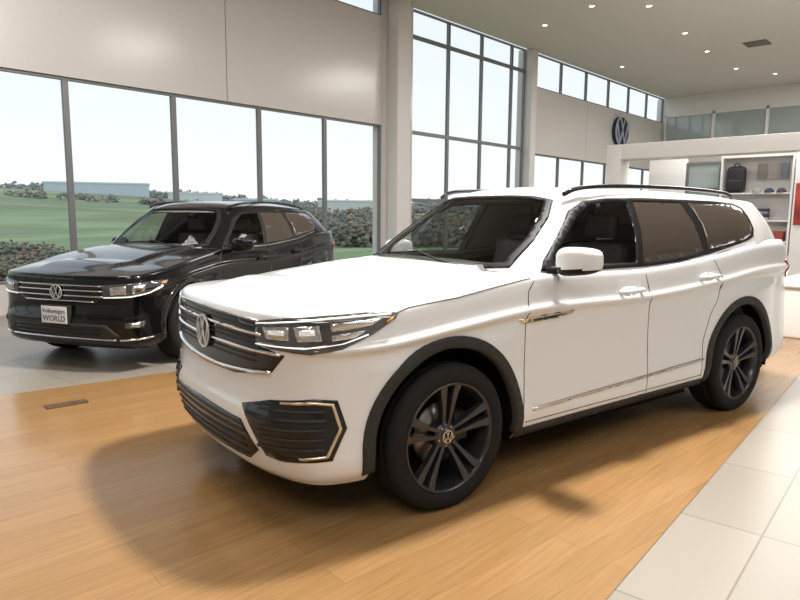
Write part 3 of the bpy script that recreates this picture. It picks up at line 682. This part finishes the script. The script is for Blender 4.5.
sg=empty("wall_sign","round navy and white emblem sign mounted on wall panel","sign",(20.5,-.14,4.60))
lg,dk=vwlogo(.54,.05,.06,.10,.135); mk("emblem_lines",lg[0],lg[1],mat("sign_white",(.45,.50,.58),.4),sg,False); mk("sign_disc",dk[0],dk[1],mat("sign_navy",(.008,.016,.05),.4),sg)
lit=mat("downlight_glow",(1,1,1),.5,emis=(1,.92,.80),estr=8); trim=mat("downlight_trim",(.6,.58,.54),.4)
dl=[(3.65,17.29),(4.40,15.74),(5.71,15.71),(7.51,17.92),(8.98,19.8),(7.17,21.83),(10.96,21.99),(12.65,22.69),(.8,12.5),(3.0,11.5),(5.2,12.2),(-1.5,9.5),(1.2,8.2),(4.0,8.6),(6.8,9.7),(-4.5,6.4),(-2.2,4.6),(.6,4.2),(3.2,4.8)]
v1=revolve([(.085,0),(.085,-.012),(.065,-.014),(.065,-.002)],24,"z"); v2=revolve([(.0001,-.004),(.065,-.004)],24,"z")
pr=empty("ceiling_downlight","small round recessed downlight glowing in the ceiling","ceiling light",(0,0,0),group="recessed ceiling downlights")
prr=mk("trim_ring",*v1,trim,pr); prl=mk("lamp_lens",*v2,lit,pr)
for i,(a,b_) in enumerate(dl):
    p=F2W(a,b_,CZ-.001)
    if i==0: pr.location=p; continue
    e=pr.copy(); COL.objects.link(e); e.location=p
    for c in (prr,prl): q=c.copy(); q.parent=e; COL.objects.link(q)
vp=F2W(9.94,18.87,CZ)
thing(boxes("air_vent",[((vp.x-.3,vp.y-.3,CZ-.02),(vp.x+.3,vp.y+.3,CZ-.001))]+[((vp.x-.28,vp.y-.25+.1*i,CZ-.03),(vp.x+.28,vp.y-.22+.1*i,CZ-.02)) for i in range(6)],mat("vent_grey",(.15,.14,.13),.6)),"square slatted metal air vent in ceiling","vent")
fv=F2W(-2.64,4.96)
o=boxes("floor_vent",[((-.15,-.06,.0045),(.15,.06,.009))]+[((-.14+.04*i,-.05,.009),(-.125+.04*i,.05,.012)) for i in range(8)],mat("vent_bronze",(.16,.10,.05),.5,.5)); o.location=(fv.x,fv.y,0); o.rotation_euler=(0,0,-.14); thing(o,"small dark rectangular register set in wood floor","vent")
# ------------------------------------------------------------ outside
def gz(x,y):
    d=np.hypot(x+3,y+10); r=x/np.maximum(y,1.0); A_=10.5-7.5*np.clip((r-.25)/.6,0,1)
    t=np.clip((d-30)/290,0,1); t=t*t*(3-2*t)
    near=np.clip((d-10)/30,0,1)
    return -.25-2.2*near+ (A_+2.4)*t + .5*np.sin(x*.03+1)*np.cos(y*.04)*near + 1.1*np.sin(d*.055+x*.012)*np.clip((d-60)/80,0,1)
gxs=np.r_[np.linspace(-260,0,60),np.linspace(6,460,110)]; gys=np.r_[np.linspace(.4,40,18),np.linspace(46,460,100)]
GVt=[(x,y_,float(gz(x,y_))) for y_ in gys for x in gxs]; nx_=len(gxs)
GFt=[(j*nx_+i,j*nx_+i+1,(j+1)*nx_+i+1,(j+1)*nx_+i) for j in range(len(gys)-1) for i in range(nx_-1)]
gm=mat("grass",(.2,.3,.1),.95,spec=.1); nt=gm.node_tree; b_=nt.nodes["Principled BSDF"]
tc=nt.nodes.new("ShaderNodeTexCoord"); mp=nt.nodes.new("ShaderNodeMapping"); mp.inputs["Scale"].default_value=(.013,.032,.0); n=nt.nodes.new("ShaderNodeTexNoise"); n.inputs["Scale"].default_value=1; n.inputs["Detail"].default_value=4
r=nt.nodes.new("ShaderNodeValToRGB"); cr=r.color_ramp; cr.elements[0].position=.38; cr.elements[0].color=(.31,.28,.20,1); cr.elements[1].position=.64; cr.elements[1].color=(.32,.33,.24,1)
e=cr.elements.new(.44); e.color=(.27,.34,.18,1); e=cr.elements.new(.50); e.color=(.38,.44,.25,1); e=cr.elements.new(.57); e.color=(.26,.33,.17,1)
nt.links.new(tc.outputs["Object"],mp.inputs[0]); nt.links.new(mp.outputs[0],n.inputs["Vector"]); nt.links.new(n.outputs["Fac"],r.inputs[0]); nt.links.new(r.outputs[0],b_.inputs["Base Color"])
o=mk("grass_field",GVt,GFt,gm); thing(o,"rolling green and tan fields outside the windows","field"); o["kind"]="stuff"
def treemat(name):
    tm=mat(name,(.2,.2,.1),.95,spec=.1); nt=tm.node_tree; at=nt.nodes.new("ShaderNodeAttribute"); at.attribute_name="tint"
    nt.links.new(at.outputs["Color"],nt.nodes["Principled BSDF"].inputs["Base Color"]); return tm
TM=treemat("foliage")
PAL=np.array([(.13,.14,.07),(.20,.19,.10),(.26,.18,.10),(.30,.16,.09),(.18,.17,.10),(.32,.24,.13),(.28,.24,.17),(.16,.18,.09)])
bm=bmesh.new(); bmesh.ops.create_icosphere(bm,subdivisions=1,radius=1); ICO=np.array([list(v.co) for v in bm.verts]); ICF=np.array([tuple(v.index for v in f.verts) for f in bm.faces]); bm.free()
def belt(lst,label,haze,nb=10,s0=.10,s1=.24,fl=1.0):
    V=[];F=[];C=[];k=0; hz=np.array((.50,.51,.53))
    for x,y_,rad in lst:
        z=float(gz(x,y_)); col=PAL[random.randrange(len(PAL))]; hgt=rad*random.uniform(.7,1.3)*fl
        for _ in range(nb):
            d=np.random.randn(3); d/=np.linalg.norm(d); d*=random.random()**.4
            c=np.array((x,y_,z+hgt*.7))+d*np.array((rad*1.1,rad*1.1,hgt*.8)); s=rad*random.uniform(s0,s1)
            V.append(ICO*s*(1+.7*(np.random.rand(len(ICO),1)-.5))*np.array((1,1,.8))+c); F.append(ICF+k); k+=len(ICO)
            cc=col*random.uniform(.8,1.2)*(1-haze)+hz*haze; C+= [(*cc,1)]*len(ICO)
    V=np.concatenate(V); F=np.concatenate(F)
    o=mk("tree_belt",V.tolist(),F.tolist(),TM,smooth=True); a=o.data.color_attributes.new("tint","FLOAT_COLOR","POINT"); a.data.foreach_set("color",np.array(C,dtype=np.float32).ravel())
    thing(o,label,"trees"); o["kind"]="stuff"
def pol(r_,d,rad):
    a=math.atan2(1,r_); return (-3+d*math.cos(a),-10+d*math.sin(a),rad)
U=random.uniform
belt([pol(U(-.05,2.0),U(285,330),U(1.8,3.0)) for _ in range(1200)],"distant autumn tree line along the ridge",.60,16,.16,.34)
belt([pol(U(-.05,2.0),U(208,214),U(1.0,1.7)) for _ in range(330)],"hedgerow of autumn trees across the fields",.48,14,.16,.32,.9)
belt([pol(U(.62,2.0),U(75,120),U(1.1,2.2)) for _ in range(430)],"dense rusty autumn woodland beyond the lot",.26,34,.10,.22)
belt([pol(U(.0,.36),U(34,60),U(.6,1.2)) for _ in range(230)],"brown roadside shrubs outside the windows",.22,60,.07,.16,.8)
for k,(r_,d,w,h,c) in enumerate(((.42,262,34,4.0,(.62,.67,.73)),(.58,268,20,3.6,(.75,.76,.78)),(.70,262,16,3.2,(.5,.58,.66)),(.95,250,26,4.2,(.7,.7,.7)))):
    p=pol(r_,d,0); z=float(gz(p[0],p[1])); bb_=empty("building","low pale commercial building on the far hillside","building",(p[0],p[1],z),-.5)
    boxes("walls",[((-w/2,-5,-1),(w/2,5,h))],mat("cladding",c,.7),bb_); boxes("roof",[((-w/2-.3,-5.3,h),(w/2+.3,5.3,h+.5))],mat("roof_sheet",(.8,.82,.84),.6),bb_)
# ------------------------------------------------------------ world & lights
w=bpy.data.worlds.new("world"); bpy.context.scene.world=w; w.use_nodes=True; nt=w.node_tree; bg=nt.nodes["Background"]
tc=nt.nodes.new("ShaderNodeTexCoord"); sx=nt.nodes.new("ShaderNodeSeparateXYZ"); r=nt.nodes.new("ShaderNodeValToRGB"); nt.links.new(tc.outputs["Generated"],sx.inputs[0]); nt.links.new(sx.outputs["Z"],r.inputs[0]); nt.links.new(r.outputs[0],bg.inputs[0])
r.color_ramp.elements[0].position=0; r.color_ramp.elements[0].color=(.84,.85,.86,1); r.color_ramp.elements[1].position=.6; r.color_ramp.elements[1].color=(.60,.70,.83,1)
e=r.color_ramp.elements.new(.15); e.color=(.77,.81,.85,1)
bg.inputs[1].default_value=1.1
def area(loc,sx_,sy_,pw,col=(1,.955,.905),rot=(0,0,0)):
    l=bpy.data.lights.new("added_overhead","AREA"); l.shape="RECTANGLE"; l.size=sx_; l.size_y=sy_; l.energy=pw; l.color=col  # overhead area lamps added to light the room, no panel fixtures there
    o=bpy.data.objects.new("added_overhead_light",l); COL.objects.link(o); o.location=loc; o.rotation_euler=rot; return o
p=F2W(1.4,4.9); area((p.x,p.y,6.2),.55,.55,640)  # overhead key, placed from the shadow around the white car
p=F2W(-2.5,3.5); area((p.x,p.y,6.2),1.5,1.5,90)
p=F2W(4.0,8.5); area((p.x,p.y,6.2),1.8,1.8,190)
p=F2W(-4.5,7.5); area((p.x,p.y,6.2),1.5,1.5,90)
p=F2W(2.5,0.5); area((p.x,p.y,6.2),3,3,40)
p=F2W(-1,-3); area((p.x,p.y,6.2),4,4,260)
area((13.4,-7,6.2),3,3,360); area((19,-8,6.2),4,4,520); area((3,-16,6.2),4,4,240)  # first of these added to brighten the booth
# ------------------------------------------------------------ camera
pit,rol=-.1317,.0078
fw=np.array([0,math.cos(pit),math.sin(pit)]); rr=np.array([1,0,0.]); uu=np.cross(rr,fw); r2=rr*math.cos(rol)+uu*math.sin(rol); u2=np.cross(r2,fw)
mx=Matrix(((r2[0],u2[0],-fw[0]),(r2[1],u2[1],-fw[1]),(r2[2],u2[2],-fw[2]))).to_4x4()
mx=rotz(-YAW)@mx; mx.translation=F2W(0,0,1.5168)
cd=bpy.data.cameras.new("camera"); cd.sensor_width=36; cd.lens=645.5/800*36; co=bpy.data.objects.new("camera",cd); COL.objects.link(co); co.matrix_world=mx; bpy.context.scene.camera=co
sc=bpy.context.scene; sc.view_settings.view_transform='Standard'; sc.view_settings.look='None'; sc.view_settings.exposure=.2
